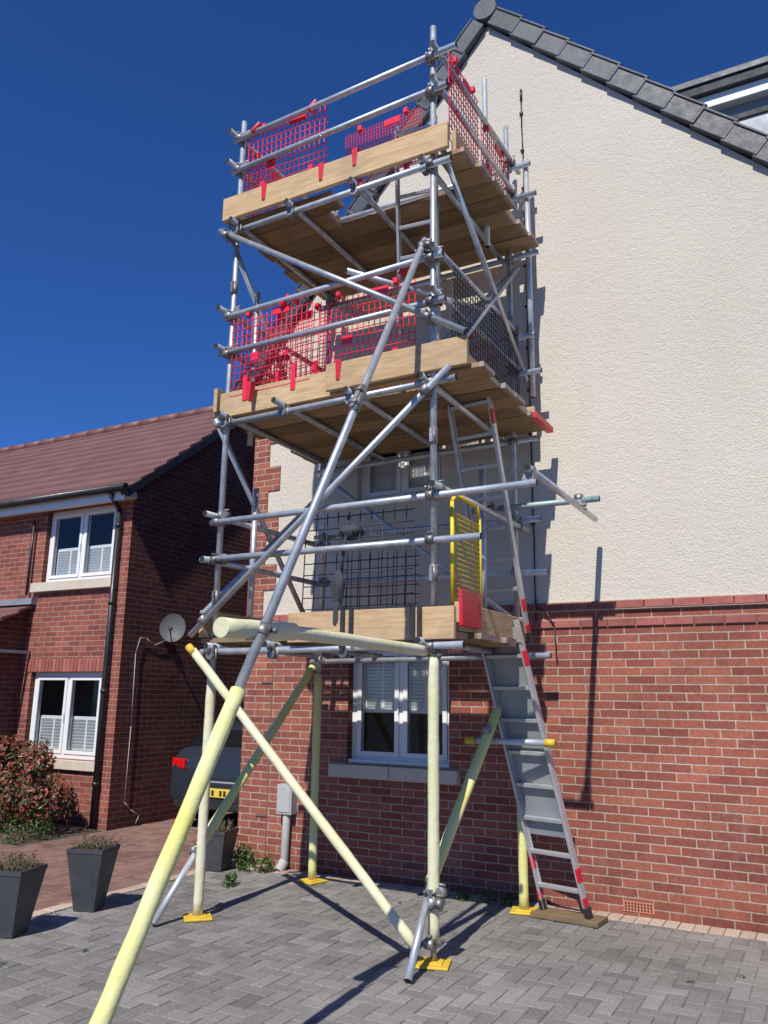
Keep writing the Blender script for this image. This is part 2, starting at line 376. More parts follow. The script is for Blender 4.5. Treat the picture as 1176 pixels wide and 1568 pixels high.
# ------------------------------------------------------------ neighbour house
L=empty('brick_house')
LY=7.45; LX=-7.8; LXL=-15; EZ=4.25; RY=9.85; RZ=6.15; LYB=12.3
w1=(-9.42,-8.10,3.06,4.06); w2=(-9.40,-8.13,.78,1.86)
w=MB()
def st(x0,x1,z0,z1): w.face([(x0,LY,z0),(x1,LY,z0),(x1,LY,z1),(x0,LY,z1)])
st(LXL,w1[0],-.03,EZ); st(w1[1],LX,-.03,EZ); st(w1[0],w1[1],-.03,w2[2]); st(w1[0],w1[1],w2[3],w1[2]); st(w1[0],w1[1],w1[3],EZ)
for (a,b_,c,d) in (w1,w2):
    a=w1[0];b_=w1[1];D=LY+.07
    w.face([(a,LY,c),(a,D,c),(a,D,d),(a,LY,d)],1); w.face([(b_,LY,c),(b_,LY,d),(b_,D,d),(b_,D,c)],1); w.face([(a,LY,d),(a,D,d),(b_,D,d),(b_,LY,d)]); w.face([(a,LY,c),(b_,LY,c),(b_,D,c),(a,D,c)])
w.face([(LX,LY,-.03),(LX,LYB,-.03),(LX,LYB,EZ),(LX,RY,RZ-.05),(LX,LY,EZ)],1)
w.face([(LXL,LY,-.03),(LXL,LYB,-.03),(LXL,LYB,EZ),(LXL,RY,RZ-.05),(LXL,LY,EZ)],1)
w.face([(LXL,LYB,-.03),(LX,LYB,-.03),(LX,LYB,EZ),(LXL,LYB,EZ)])
w.build('brick_walls',[BR2,BRy],L)
window(L,'upper_window',w1[0],w1[1],w1[2],w1[3],LY,.07,nslat=10,slz=(.06,.48))
window(L,'lower_window',w1[0],w1[1],w2[2],w2[3],LY,.07,nslat=10,slz=(.06,.48))
s=MB(); s.box(-9.55,-7.98,LY-.07,LY+.065,2.93,3.055); s.box(-9.5,-8.02,LY-.05,LY+.065,.66,.775); s.build('sills',[CREAM],L,.005)
s=MB(); x=-9.5
while x<-8.03:
    s.box(x+.003,x+.063,LY-.012,LY+.01,1.865,2.03); x+=.068
s.build('soldier_course',[BAND],L,.003)
r=MB(); nc=12
for side in (0,1):
    y0,z0=(LY-.22,EZ-.10) if side==0 else (LYB+.22,EZ-.10)
    y1,z1=RY,RZ+.06
    for k in range(nc):
        a=k/nc;b2=min((k+1.12)/nc,1)
        ya,za=y0+(y1-y0)*a,z0+(z1-z0)*a+.03; yb,zb=y0+(y1-y0)*b2,z0+(z1-z0)*b2
        x=LXL-(.15 if k%2 else 0)
        while x<LX+.08:
            xe=min(x+.30,LX+.10); u=random.uniform(-.001,.001); rr=random.random()
            r.hexa([(x,ya,za-.03+u),(xe-.0015,ya,za-.03+u),(xe-.0015,yb,zb-.02),(x,yb,zb-.02),(x,ya,za+.012+u),(xe-.0015,ya,za+.012+u),(xe-.0015,yb,zb+.0),(x,yb,zb+.0)],0,rr); x+=.30
x=LXL
while x<LX+.1:
    r.tube((x,RY,RZ+.06),(min(x+.42,LX+.11),RY,RZ+.06),.088,14); r.tube((x,RY,RZ+.06),(x+.03,RY,RZ+.06),.096,14); x+=.43
r.build('roof_tiles',[TILE],L)
r=MB(); r.tube((LXL,LY-.27,EZ-.08),(LX+.12,LY-.27,EZ-.08),.05,12)
r.tube((-7.97,LY-.07,EZ-.3),(-7.97,LY-.07,0),.033,12); r.tube((-7.97,LY-.26,EZ-.12),(-7.97,LY-.07,EZ-.32),.033,12); r.tube((-9.62,LY-.06,EZ-.3),(-9.62,LY-.06,2.9),.02,8)
for z in (.5,1.6,2.7,3.7): r.tube((-7.97,LY-.07,z),(-7.97,LY-.07,z+.05),.042,12)
d=Vector((0,RY-LY+.22,RZ-EZ+.1)).normalized(); n=Vector((0,-d.z,d.y))
Lr=Vector((0,RY-LY+.22,RZ-EZ+.1)).length
r.obox(Vector((LX+.05,LY-.22,EZ-.15))+d*Lr/2,Vector((.06,0,0)),d*Lr/2,n*.05)
r.build('gutter_and_downpipe',[BLK],L)
f=MB(); f.box(LXL,LX+.05,LY-.2,LY-.002,EZ-.18,EZ-.10); f.box(LXL,LX+.04,LY-.205,LY-.18,EZ-.22,EZ-.06); f.build('fascia',[FASC],L)
pc=MB(); pc.box(-15,-9.62,6.35,LY-.002,-.03,2.2,0)
pc.face([(-9.617,6.35,2.2),(-9.617,LY-.01,2.2),(-9.617,LY-.01,2.72)],1)
pc.build('porch_walls',[BRy,BRy],L)
pr=MB()
for k in range(5):
    a=k/5;b2=(k+1.1)/5; ya=6.2+(LY-6.2)*a;za=2.14+.62*a+.03; yb=6.2+(LY-6.2)*b2 if k<4 else LY-.005; zb=2.14+.62*min(b2,1)
    pr.hexa([(-15,ya,za-.03),(-9.5,ya,za-.03),(-9.5,yb,zb-.02),(-15,yb,zb-.02),(-15,ya,za+.015),(-9.5,ya,za+.015),(-9.5,yb,zb),(-15,yb,zb)])
pr.build('porch_roof',[TILE],L)
pl=MB(); pl.box(-15,-9.47,LY-.09,LY-.003,2.765,2.85); pl.box(-9.52,-9.47,6.3,LY-.01,2.1,2.14); pl.build('porch_flashing',[LEAD],L)
dh=MB(); c=Vector((-7.50,8.02,2.43)); nrm=Vector((.55,-.80,.18)).normalized(); u=nrm.cross(Vector((0,0,1))).normalized(); v=u.cross(nrm)
R_=6;S_=24;rings=[]
for i in range(R_+1):
    rr=.18*i/R_; dep=.05*(i/R_)**2
    rings.append([c+u*rr*math.cos(6.2832*k/S_)*.92+v*rr*math.sin(6.2832*k/S_)*1.05+nrm*dep for k in range(S_)])
for i in range(R_):
    for k in range(S_): dh.face([rings[i][k],rings[i][(k+1)%S_],rings[i+1][(k+1)%S_],rings[i+1][k]],0,True)
dh.tube(c,(LX,8.2,2.36),.014,8,1); dh.tube((LX+.0,8.2,2.28),(LX+.02,8.2,2.44),.03,8,1)
dh.tube(c-v*.18+nrm*.03,c+nrm*.24-v*.06,.008,6,1); dh.tube(c+nrm*.22-v*.06,c+nrm*.29-v*.06,.025,8,1)
dh.build('satellite_dish',[mat('dish_grey',(.12,.125,.13),(.09,.09,.095)),BLK],L)
cb=MB(); cb.path([(LX+.02,8.2,2.3),(LX+.015,8.0,2.22),(LX+.015,7.85,2.30),(LX+.015,7.74,2.3),(LX+.015,7.68,2.1),(LX+.015,7.70,1.2),(LX+.015,7.69,.3),(LX+.02,7.8,.2),(LX+.02,7.95,.12),(LX+.02,7.9,.03)],.004,6)
cb.build('dish_cable',[mat('cable_grey',(.55,.55,.54))],L)

# ------------------------------------------------------------ scaffold
S=empty('scaffold_tower')
T=MB(); C=MB()
FR=(-2.32,4.95); FL=(-4.26,5.02); RL=(-4.21,6.46); RR=(-2.26,6.46)
def tb(p,q,m=0): T.tube(p,q,.0242,14,m,2)
def coup(p,ax='z',bx='x'):
    p=Vector(p); A={'x':Vector((1,0,0)),'y':Vector((0,1,0)),'z':Vector((0,0,1))}
    a=A[ax] if isinstance(ax,str) else Vector(ax).normalized(); b=A[bx] if isinstance(bx,str) else Vector(bx).normalized()
    n=a.cross(b).normalized()
    C.tube(p-a*.03,p+a*.03,.033,10); q=p-n*.05
    C.tube(q-b*.03,q+b*.03,.033,10); C.obox(p-n*.025,a*.026,b*.026,n*.03)
    s=random.choice((-1,1))
    C.tube(p+b*.045*s-n*.035,p+b*.045*s+n*.05,.0085,6); C.tube(q+a*.045-n*.03,q+a*.045+n*.05,.0085,6)
    C.tube(p+b*.045*s+n*.03,p+b*.045*s+n*.045,.015,6); C.obox(p+b*.03*s,a*.018,b*.025,n*.012)
def at(P,z,dx=0,dy=0): return (P[0]+dx,P[1]+dy,z)
tb(at(FR,1.85),at(FR,6.83)); tb(at(FL,1.7),at(FL,6.72)); tb(at(RL,1.8),at(RL,6.75)); tb(at(RR,1.6),at(RR,6.95))
tb((-2.30,6.02,5.45),(-2.30,6.02,7.15)); tb((-4.25,5.33,3.70),(-4.25,5.33,5.15)); tb((-4.25,5.45,2.0),(-4.25,5.45,3.35))
tb((-2.34,5.92,2.0),(-2.34,5.92,3.45)); tb((-2.10,6.55,4.2),(-2.10,6.55,6.6))
for P,z in ((FL,5.05),(FR,3.4),(RR,4.9),(FL,2.35),(FR,2.42)):
    C.tube(at(P,z-.06),at(P,z+.06),.03,10); C.obox(at(P,z,.0,-.03),(.012,0,0),(0,.014,0),(0,0,.05))
o=.05
for z,xa,xb in ((1.93,-4.34,-2.08),(2.65,-4.40,-1.95),(2.96,-4.32,-1.56),(3.79,-4.33,-2.12),(4.42,-4.34,-2.2),(4.77,-4.32,-2.22),(5.56,-4.34,-2.15),(6.20,-4.33,-2.18),(6.52,-4.32,-2.10)):
    dz=random.uniform(-.015,.015)
    tb((xa,FL[1]-o,z+dz),(xb,FR[1]-o,z-dz)); coup(at(FL,z),'z','x'); coup(at(FR,z),'z','x')
for z,xa,xb in ((1.93,-4.34,-2.0),(2.65,-4.34,-2.0),(3.1,-4.33,-2.05),(3.79,-4.35,-2.05),(4.42,-4.34,-2.0),(4.77,-4.33,-2.05),(5.56,-4.35,-2.0),(6.20,-4.33,-2.0),(6.52,-4.34,-2.05)):
    dz=random.uniform(-.02,.02)
    tb((xa,RL[1]+o,z+dz),(xb,RR[1]+o,z-dz)); coup(at(RL,z,0,o),'z','x'); coup(at(RR,z,0,o),'z','x')
for z in (1.965,3.84,5.61):
    for xx in (-4.20,-3.62,-3.0,-2.38):
        tb((xx,4.83+random.uniform(-.04,.03),z),(xx+random.uniform(-.02,.02),6.68+random.uniform(-.08,.02),z)); coup((xx,4.93,z-.02),'x','y')
for z in (2.65,3.02,4.47,4.82,6.25,6.56):
    tb((FL[0]-.05,4.88,z),(RL[0]-.05,6.62,z)); coup(at(FL,z,0,0),'z','y'); coup(at(RL,z),'z','y')
    if z<2.9: continue
    tb((FR[0]+.05,4.82,z),(RR[0]+.05,6.66,z)); coup(at(FR,z),'z','y'); coup(at(RR,z),'z','y')
tb((-4.36,4.90,5.57),(-2.03,4.86,4.10)); coup((-4.28,4.93,5.5),'z',(1,0,-.6)); coup((-2.32,4.89,4.27),'z',(1,0,-.6))
tb((-4.40,4.90,2.05),(-2.15,4.86,3.87)); coup((-4.26,4.93,2.17),'z',(1,0,.8)); coup((-2.34,4.9,3.72),'z',(1,0,.8))
tb((-2.25,4.95,5.72),(-2.18,6.62,4.40)); tb((-2.22,4.95,3.95),(-2.2,6.5,5.45))
tb((-4.33,4.95,3.85),(-4.3,6.5,2.15)); tb((-4.33,6.5,3.9),(-4.3,5.0,5.5)); tb((-4.3,4.9,2.2),(-4.3,6.6,3.6))
tb((-4.3,6.55,3.75),(-2.2,6.55,2.15)); tb((-4.3,6.55,3.9),(-2.2,6.55,5.5))
tb((-3.05,4.9,4.85),(-2.35,6.3,4.95))
tb((-1.61,4.86,3.06),(-1.61,6.60,3.06)); coup((-1.61,4.93,3.0),'y','x'); T.tube((-2.5,6.10,3.11),(-1.45,6.10,3.11),.0245,14,1,2); coup((-1.61,6.10,3.08),'y','x'); coup((-2.3,6.08,3.1),'z','x')
rt=Vector((-2.38,4.88,4.86)); rb=Vector((-2.335,2.02,0.05)); rd=(rb-rt).normalized()
def rz(z): t=(rt.z-z)/(rt.z-rb.z); return rt+(rb-rt)*t
tb(rt-rd*.1,rz(1.5)); coup(rt,'z',(0,1,1.6))
C.tube(rz(3.45),rz(3.25),.031,12); C.obox(rz(3.35)+Vector((.0,-.03,.02)),(.014,0,0),rd*.09,(0,.01,.01))
for z in (3.40,3.30): C.tube(rz(z)+Vector((-.03,-.035,.02)),rz(z)+Vector((.03,-.035,.02)),.01,6)
tb((-2.30,4.56,.02),(-2.37,5.02,.46)); tb((-4.37,4.68,.02),(-4.31,5.02,.45))
tb((-2.56,6.05,1.28),(-1.86,6.1,1.28))
T.build('steel_tubes',[GALV,GREEN,HOLE_SHADE],S)
F=MB()
def fm(p,q,r=.036,m=0,n=None):
    p=Vector(p);q=Vector(q); F.tube(p,q,r,16,m,None,n or max(3,int((q-p).length/.10)),.05)
fm(at(FR,.12),at(FR,1.90),.037,0); fm(at(FL,.03),at(FL,1.76),.037,0); fm(at(RL,.03),at(RL,1.80),.037,1); fm(at(RR,.03),at(RR,1.85),.037,1)
fm(rz(1.62),rz(.02),.036,1)
fm((-2.40,2.87,1.895),(-2.39,3.42,1.915),.046,0); fm((-2.39,3.36,1.915),(-2.36,4.9,1.90),.035,0)
fm((-4.36,4.90,1.93),(-2.40,4.88,.10),.033,0)
fm((-2.37,5.02,.46),(-2.37,6.30,1.55),.038,1); fm((-4.31,5.02,.45),(-4.30,6.5,1.86),.037,1)
for p,q in (((-2.56,6.05,1.28),(-2.48,6.055,1.28)),((-1.94,6.095,1.28),(-1.86,6.1,1.28)),((-4.40,4.89,1.965),(-4.34,4.89,1.91))): F.tube(p,q,.030,12,2)
F.build('foam_sleeves',[FOAMP,FOAMY,YPL],S)
coup(at(FR,.42),'z','y'); coup(at(FR,.36,.0,-.03),'z',(0,1,1)); coup((-2.37,6.05,1.33),(0,1,1),'x'); coup(at(FR,.13),'z','x'); coup(at(FR,1.9),'z','y'); coup((-4.33,5.02,.46),'z','y')
coup(rz(1.9),rd,'y')
B=MB()
for i,P in enumerate((FR,FL,RL,RR)):
    a_=.3+i*.5; ca,sa=math.cos(a_)*.10,math.sin(a_)*.10
    B.obox(at(P,.010),(ca,sa,0),(-sa,ca,0),(0,0,.008),0); B.obox(at(P,.022),(ca*.6,sa*.6,0),(-sa*.6,ca*.6,0),(0,0,.005),0)
    C.tube(at(P,.02),at(P,.14),.019,10)
B.build('base_plates',[YPL],S,.005)
C.build('couplers',[COUP],S)
Wd=MB(); En=MB()
def deck(z,xa,xb,ya,yb,hole=None,w=.222):
    y=ya
    while y+w<=yb+.02:
        e=random.uniform(-.05,.05); X0=xa+e; X1=xb+random.uniform(-.06,.06); zz=z+random.uniform(-.003,.003)
        segs=[(X0,X1)]
        if hole and y+w/2<hole[2]: segs=[(X0,hole[0]+random.uniform(-.1,.1)),(hole[1],X1)]
        for a,b_ in segs:
            if b_-a>.1:
                Wd.box(a,b_,y,y+w-.006,zz,zz+.037,0,random.uniform(0,.5))
                En.box(b_-.03,b_+.002,y-.001,y+w-.005,zz-.001,zz+.038,0)
        y+=w
deck(1.995,-4.34,-2.12,4.98,6.33); deck(3.87,-4.34,-1.98,4.98,6.60,(-3.3,-2.5,5.1)); deck(5.64,-4.34,-2.02,4.98,6.60,(-3.35,-2.3,5.5))
def toe(z,xa,xb,y,h=.215,tl=0): Wd.hexa([(xa,y-.019,z),(xb,y-.019,z+tl),(xb,y+.019,z+tl),(xa,y+.019,z),(xa,y-.019,z+h),(xb,y-.019,z+h+tl),(xb,y+.019,z+h+tl),(xa,y+.019,z+h)],0,random.uniform(.75,1))
toe(1.975,-3.46,-2.14,4.90); toe(3.85,-4.30,-2.42,4.985,tl=.015); toe(3.87,-3.2,-2.03,4.90); toe(5.65,-4.33,-2.17,4.90)
toe(3.915,-4.3,-2.1,6.60); toe(5.685,-4.3,-2.1,6.60)
Wd.build('boards',[WOODX],S,.004)
En.build('board_end_bands',[mat('rusty_band',(.30,.16,.12),(.36,.34,.32),25,.6,metal=.3)],S)
Wy=MB()
for z,ye in ((2.04,6.33),(3.905,6.58),(5.68,6.58)):
    Wy.box(-4.36,-4.322,4.95,ye,z,z+.21,0,.8); Wy.box(-2.19,-2.152,5.0,ye,z,z+.19,0,.8)
Wy.box(-2.46,-2.42,4.93,5.25,3.9,4.1,0,.8)
Wy.build('end_toe_boards',[WOODY],S,.004)
def guard(mb,o,u,L_,h,du=.05,dv=.065,r=.0042,band=True):
    o=Vector(o);u=Vector(u).normalized();v=(Vector((0,0,1))+u*random.uniform(-.02,.02)).normalized(); n=u.cross(v)
    k=0
    while k*du<=L_+.001: mb.tube(o+u*k*du,o+u*k*du+v*h,r,5); k+=1
    k=0
    while k*dv<=h+.001: mb.tube(o+v*k*dv+n*.004,o+v*k*dv+u*L_+n*.004,r,5); k+=1
    if band:
        mb.obox(o+u*L_*.62+v*(h-.03),u*L_*.10,n*.008,v*.03); mb.obox(o+u*L_*.3+v*(h*.45),u*L_*.05,n*.005,v*.035)
        for f in (.2,.8):
            mb.obox(o+u*L_*f+v*(h+.015),u*.018,n*.024,v*.022); mb.obox(o+u*L_*f+v*.05,u*.022,n*.012,v*.11)
R=MB()
guard(R,(-4.16,4.99,5.84),(1,.01,.0),.84,.70); guard(R,(-2.24,5.08,5.86),(0,1,0),.62,.80); guard(R,(-2.24,5.75,5.86),(0,1,0),.66,.66)
guard(R,(-4.28,5.1,5.86),(0,1,0),.8,.66)
guard(R,(-3.28,5.22,5.86),(1,0,0.03),.74,.50,.028,.035,.003)
guard(R,(-4.20,4.97,4.02),(1,.0,.02),.80,.70);guard(R,(-3.36,5.03,4.02),(1,0,-.01),.86,.70); guard(R,(-3.9,5.05,4.04),(1,.02,.05),.6,.62)
guard(R,(-4.25,6.40,4.10),(1,0,0),.85,.72);guard(R,(-3.36,6.40,4.10),(1,0,0),.90,.72)
guard(R,(-4.28,5.2,4.06),(0,1,0),.8,.66)
R.build('red_brick_guards',[REDM],S)
R=MB(); guard(R,(-2.20,5.02,4.08),(0,1,0),.72,.68,.05,.05,.0042,False); guard(R,(-2.20,5.78,4.08),(0,1,0),.70,.68,.05,.05,.0042,False)
guard(R,(-3.42,5.0,2.22),(1,0,0),.92,.72,.095,.085,.0045,False); guard(R,(-3.95,6.42,2.24),(1,0,0),.8,.66,.095,.085,.004,False)
R.build('black_brick_guards',[BLKM],S)
K=MB()
for x,z in ((-3.9,5.80),(-3.32,5.80),(-3.0,5.83),(-3.95,4.0),(-3.1,4.02)):
    K.hexa([(x,4.872,z-.08),(x+.03,4.872,z-.08),(x+.03,4.93,z-.08),(x,4.93,z-.08),(x-.01,4.872,z+.08),(x+.045,4.872,z+.08),(x+.045,4.93,z+.08),(x-.01,4.93,z+.08)])
for x in (-4.1,-3.5): K.tube((x,4.94,6.5),(x+.07,4.96,6.58),.024,8)
for x in (-3.7,-2.6): K.tube((x,4.95,4.72),(x+.08,4.95,4.80),.024,8)
K.box(-2.15,-2.147,5.0,6.5,5.69,5.74); K.box(-2.0,-1.94,6.15,6.6,3.865,3.912); K.obox((-2.135,5.15,2.19),(.012,0,0),(0,.17,0),(0,0,.12))
K.build('red_clips',[REDP],S,.004)
K=MB()
for x in (-3.0,-2.93,-2.45,-2.4): K.box(x,x+.03,4.86,4.875,1.97,2.20)
K.build('black_toe_clips',[BLKM],S)
G=MB(); yy0,yy1=5.02,5.52
G.path([(-2.21,yy0,2.22),(-2.21,yy0,2.93),(-2.21,yy0+.06,2.99),(-2.21,yy1-.06,2.99),(-2.21,yy1,2.9),(-2.21,yy1,2.22),(-2.21,yy0,2.22)],.014,10)
k=yy0+.04
while k<yy1: G.tube((-2.21,k,2.24),(-2.21,k,2.86),.003,5); k+=.035
k=2.26
while k<2.87: G.tube((-2.206,yy0,k),(-2.206,yy1,k),.003,5); k+=.035
G.build('yellow_gate',[YELM],S)
def blob(mb,c,s,seed=0,n=16,m=0):
    rn=random.Random(seed); P=[]; a1,a2,a3=rn.uniform(0,6),rn.uniform(0,6),rn.uniform(0,6)
    for i in range(n+1):
        th=math.pi*i/n; row=[]
        for j in range(n):
            ph=2*math.pi*j/n; k=1+.10*math.sin(3*ph+a1+2*th)+.07*math.sin(5*ph+a2-3*th)+.08*math.sin(4*th+a3)
            row.append((c[0]+s[0]*math.sin(th)*math.cos(ph)*k,c[1]+s[1]*math.sin(th)*math.sin(ph)*k,c[2]+s[2]*math.cos(th)))
        P.append(row)
    for i in range(n):
        for j in range(n): mb.face([P[i][j],P[i][(j+1)%n],P[i+1][(j+1)%n],P[i+1][j]],m,True)
tbg=MB(); blob(tbg,(-3.02,5.02,2.78),(.10,.06,.06),3); blob(tbg,(-3.06,4.92,2.36),(.05,.035,.13),4); blob(tbg,(-3.05,4.9,2.16),(.035,.03,.1),5)
tbg.tube((-3.03,5.0,2.9),(-3.06,4.93,2.4),.012,8)
tbg.build('hanging_tool_bag',[mat('dark_cloth',(.035,.04,.05),(.06,.06,.07),12,.9,bump=.5,bs=30)])

# ------------------------------------------------------------ ladders
def ladder(b,t,rd,w=.39,sp=.25,guard_=None,rails=.031):
    e=empty('ladder'); b=Vector(b);t=Vector(t);rd=Vector(rd).normalized(); ax=(t-b); Ln=ax.length; ax.normalize(); n=ax.cross(rd).normalized()
    if n.y>0:n=-n
    m=MB()
    for s_ in (-1,1):
        c=(b+t)/2+rd*w/2*s_
        m.obox(c,rd*.005,n*rails,ax*Ln/2)
        for f in (-1,1): m.obox(c+n*rails*f-rd*.008*s_,rd*.012,n*.003,ax*Ln/2)
        m.obox(b+rd*w/2*s_+ax*.03,rd*.018,n*.031,ax*.045,1)
        m.obox(b+rd*w/2*s_+ax*.11,rd*.0075,n*(rails+.005),ax*.03,2); m.obox(b+rd*w/2*s_+ax*(.34 if s_<0 else .30),rd*.0075,n*(rails+.005),ax*.05,2); m.obox(t+rd*w/2*s_-ax*(.12 if s_<0 else .3),rd*.0075,n*(rails+.005),ax*.06,2)
    k=.18
    while k<Ln-.05: m.obox(b+ax*k,rd*w/2,n*.018,ax*.014); k+=sp
    m.build('stiles_and_rungs',[ALU,BLK,REDP],e,.003)
    if guard_:
        g=MB(); c=b+ax*(guard_[0]+guard_[1])/2-n*.026
        g.obox(c,rd*(w/2-.012),n*.002,ax*(guard_[1]-guard_[0])/2)
        g.obox(b+ax*guard_[1]+n*.036,rd*(w/2+.02),n*.003,ax*.06,1); g.obox(b+ax*(guard_[0]+.72)+n*.022,rd*(w/2),n*.004,ax*.02,1)
        g.build('ladder_guard',[SHEET,ALU],e)
    return e
ladder((-1.92,6.42,.045),(-2.31,6.10,2.20),(.95,-.22,0),.38,.25,(.55,2.10),.026)
ladder((-2.28,6.30,2.05),(-2.32,5.55,4.02),(1,-.1,0),.37,.25,None,.026)
ladder((-2.95,6.05,3.92),(-2.60,5.2,6.25),(1,.1,0),.36,.25,None,.026)
pb=MB(); pb.obox((-1.90,6.42,.022),(.26,-.02,0),(.01,.11,0),(0,0,.018)); pb.build('sole_board',[WOODX],None,.004)

# ------------------------------------------------------------ car
CARP=mat('dark_blue_car_paint',(.022,.027,.038),(.028,.033,.045),3,.18,rv=.02)
car=empty('parked_car')
st_=[(8.02,.66,.30,.48,.66,.52,.68),(8.06,.76,.24,.50,.84,.60,.86),(8.14,.79,.22,.52,.90,.62,.95),(8.34,.80,.22,.54,.92,.60,1.20),(8.6,.80,.22,.54,.92,.58,1.28),(9.5,.81,.22,.54,.90,.58,1.31),(10.2,.81,.22,.54,.88,.56,1.26),(10.85,.80,.22,.54,.86,.60,.92),(11.6,.76,.22,.5,.76,.55,.80),(11.85,.66,.3,.46,.6,.5,.64)]
m=MB(); rg_=[]
cxx=-6.66
for y,w_,zb,zm,zl,rw,rz_ in st_:
    half=[(w_*.8,zb),(w_,zb+.08),(w_*1.01,zm),(w_*.97,zl),(rw,rz_-.02),(rw*.5,rz_)]
    ring=[(cxx+a,y,z) for a,z in half]+[(cxx-a,y,z) for a,z in reversed(half)]
    rg_.append(ring)
for i in range(len(rg_)-1):
    for j in range(12):
        k=(j+1)%12; mt_=0
        if j in (3,7) and 2<=i<=6: mt_=1
        if j in (4,5,6) and i in (2,6): mt_=1
        m.face([rg_[i][j],rg_[i+1][j],rg_[i+1][k],rg_[i][k]],mt_,True)
m.face(rg_[0],0); m.face(list(reversed(rg_[-1])),0)
o_=m.build('body',[CARP,mat('car_glass',(.01,.012,.014),None,3,.06,rv=.02)],car)
bm=bmesh.new(); bm.from_mesh(o_.data); bmesh.ops.remove_doubles(bm,verts=bm.verts,dist=1e-4); bm.to_mesh(o_.data); bm.free()
md=o_.modifiers.new('s','SUBSURF'); md.levels=2; md.render_levels=2
m=MB(); m.box(cxx-.25,cxx+.25,8.005,8.03,.40,.50); m.build('number_plate',[mat('plate_yellow',(.75,.55,.05),(.7,.5,.05))],car,.003)
m=MB()
for k in range(7):
    if k!=4: m.box(cxx-.21+k*.06,cxx-.21+k*.06+.035,8.0,8.004,.42,.48)
m.build('plate_characters',[BLK],car)
m=MB()
for s_ in (-1,1): m.obox((cxx+.62*s_,8.07,.76),(.13,.03*s_,0),(0,.03,0),(0,0,.06))
m.build('tail_lights',[mat('tail_red',(.65,.01,.012),None,3,.2)],car,.015)
m=MB(); m.box(cxx-.62,cxx+.62,8.0,8.06,.26,.33); m.box(cxx-.3,cxx+.3,8.02,8.06,.56,.585,1); m.build('bumper_trim',[BLK,ALU],car,.01)
m=MB()
for s_ in (-1,1):
    for y in (8.75,11.1): m.tube((cxx+.68*s_,y,.28),(cxx+.82*s_,y,.28),.28,24); m.tube((cxx+.815*s_,y,.28),(cxx+.826*s_,y,.28),.18,16,1)
m.build('wheels',[BLK,ALU],car)

# ------------------------------------------------------------ planters
POT=mat('charcoal_planter',(.045,.048,.055),(.06,.063,.07),6,.5,bump=.15,bs=80)
TWIG=mat('dry_twigs',(.20,.15,.09),(.13,.09,.06),20,.9)
def leafmat(n,a,b,c=None,thr=.72):
    m=N(n); col=m.mix(m.rnd(),a,b)
    if c: col=m.mix(m.mr(m.rnd(),thr,thr+.06,0,1),col,c)
    col=m.mix(m.mr(m.noise(5,3),.3,.7,0,.45),col,tuple(x*.5 for x in a)); mm=m.fin(col,.42,0,None,.5)
    return mm
LV=leafmat('green_leaves',(.035,.075,.015),(.09,.16,.03)); PH=leafmat('photinia_leaves',(.04,.075,.02),(.14,.12,.04),(.34,.06,.04),.45)
def planter(x,y,h,wb,wt,rot,seed):
    rn=random.Random(seed); e=empty('planter'); m=MB(); ca,sa=math.cos(rot),math.sin(rot)
    def R_(a,b_,z): return (x+a*ca-b_*sa,y+a*sa+b_*ca,z)
    def ring(wd,z): return [R_(-wd,-wd,z),R_(wd,-wd,z),R_(wd,wd,z),R_(-wd,wd,z)]
    rs=[ring(wb/2,.005),ring(wt/2*.97,h-.03),ring(wt/2,h-.03),ring(wt/2,h),ring(wt/2-.02,h),ring(wt/2-.03,h-.06)]
    for a,b_ in zip(rs[:-1],rs[1:]):
        for i in range(4): m.face([a[i],a[(i+1)%4],b_[(i+1)%4],b_[i]])
    m.face(list(reversed(rs[0])))
    m.build('pot',[POT],e)
    s=MB(); s.face(ring(wt/2-.03,h-.05)); s.build('compost',[SOIL],e)
    t=MB()
    for i in range(130):
        a=rn.uniform(-1,1)*(wt/2-.04); b_=rn.uniform(-1,1)*(wt/2-.04); l=rn.uniform(.05,.14)
        p=Vector(R_(a,b_,h-.05)); q=p+Vector((rn.uniform(-.05,.05)+a*.25,rn.uniform(-.05,.05)+b_*.25,l)); t.tube(p,q,.003,4,0,None,1,0,.001)
        for k in range(3):
            c=p+(q-p)*rn.uniform(.3,1); d=Vector((rn.uniform(-1,1),rn.uniform(-1,1),rn.uniform(.0,1)))*.016
            t.face([c,c+d+Vector((.004,0,.004)),c+d*1.6,c+d-Vector((.004,0,.004))],1 if rn.random()<.25 else 0,False,rn.random())
    t.build('dry_plant',[TWIG,LV],e)
planter(-5.12,4.78,.45,.16,.29,.35,1); planter(-5.06,4.04,.43,.17,.30,.3,2); planter(-5.26,6.42,.36,.19,.29,.2,3)

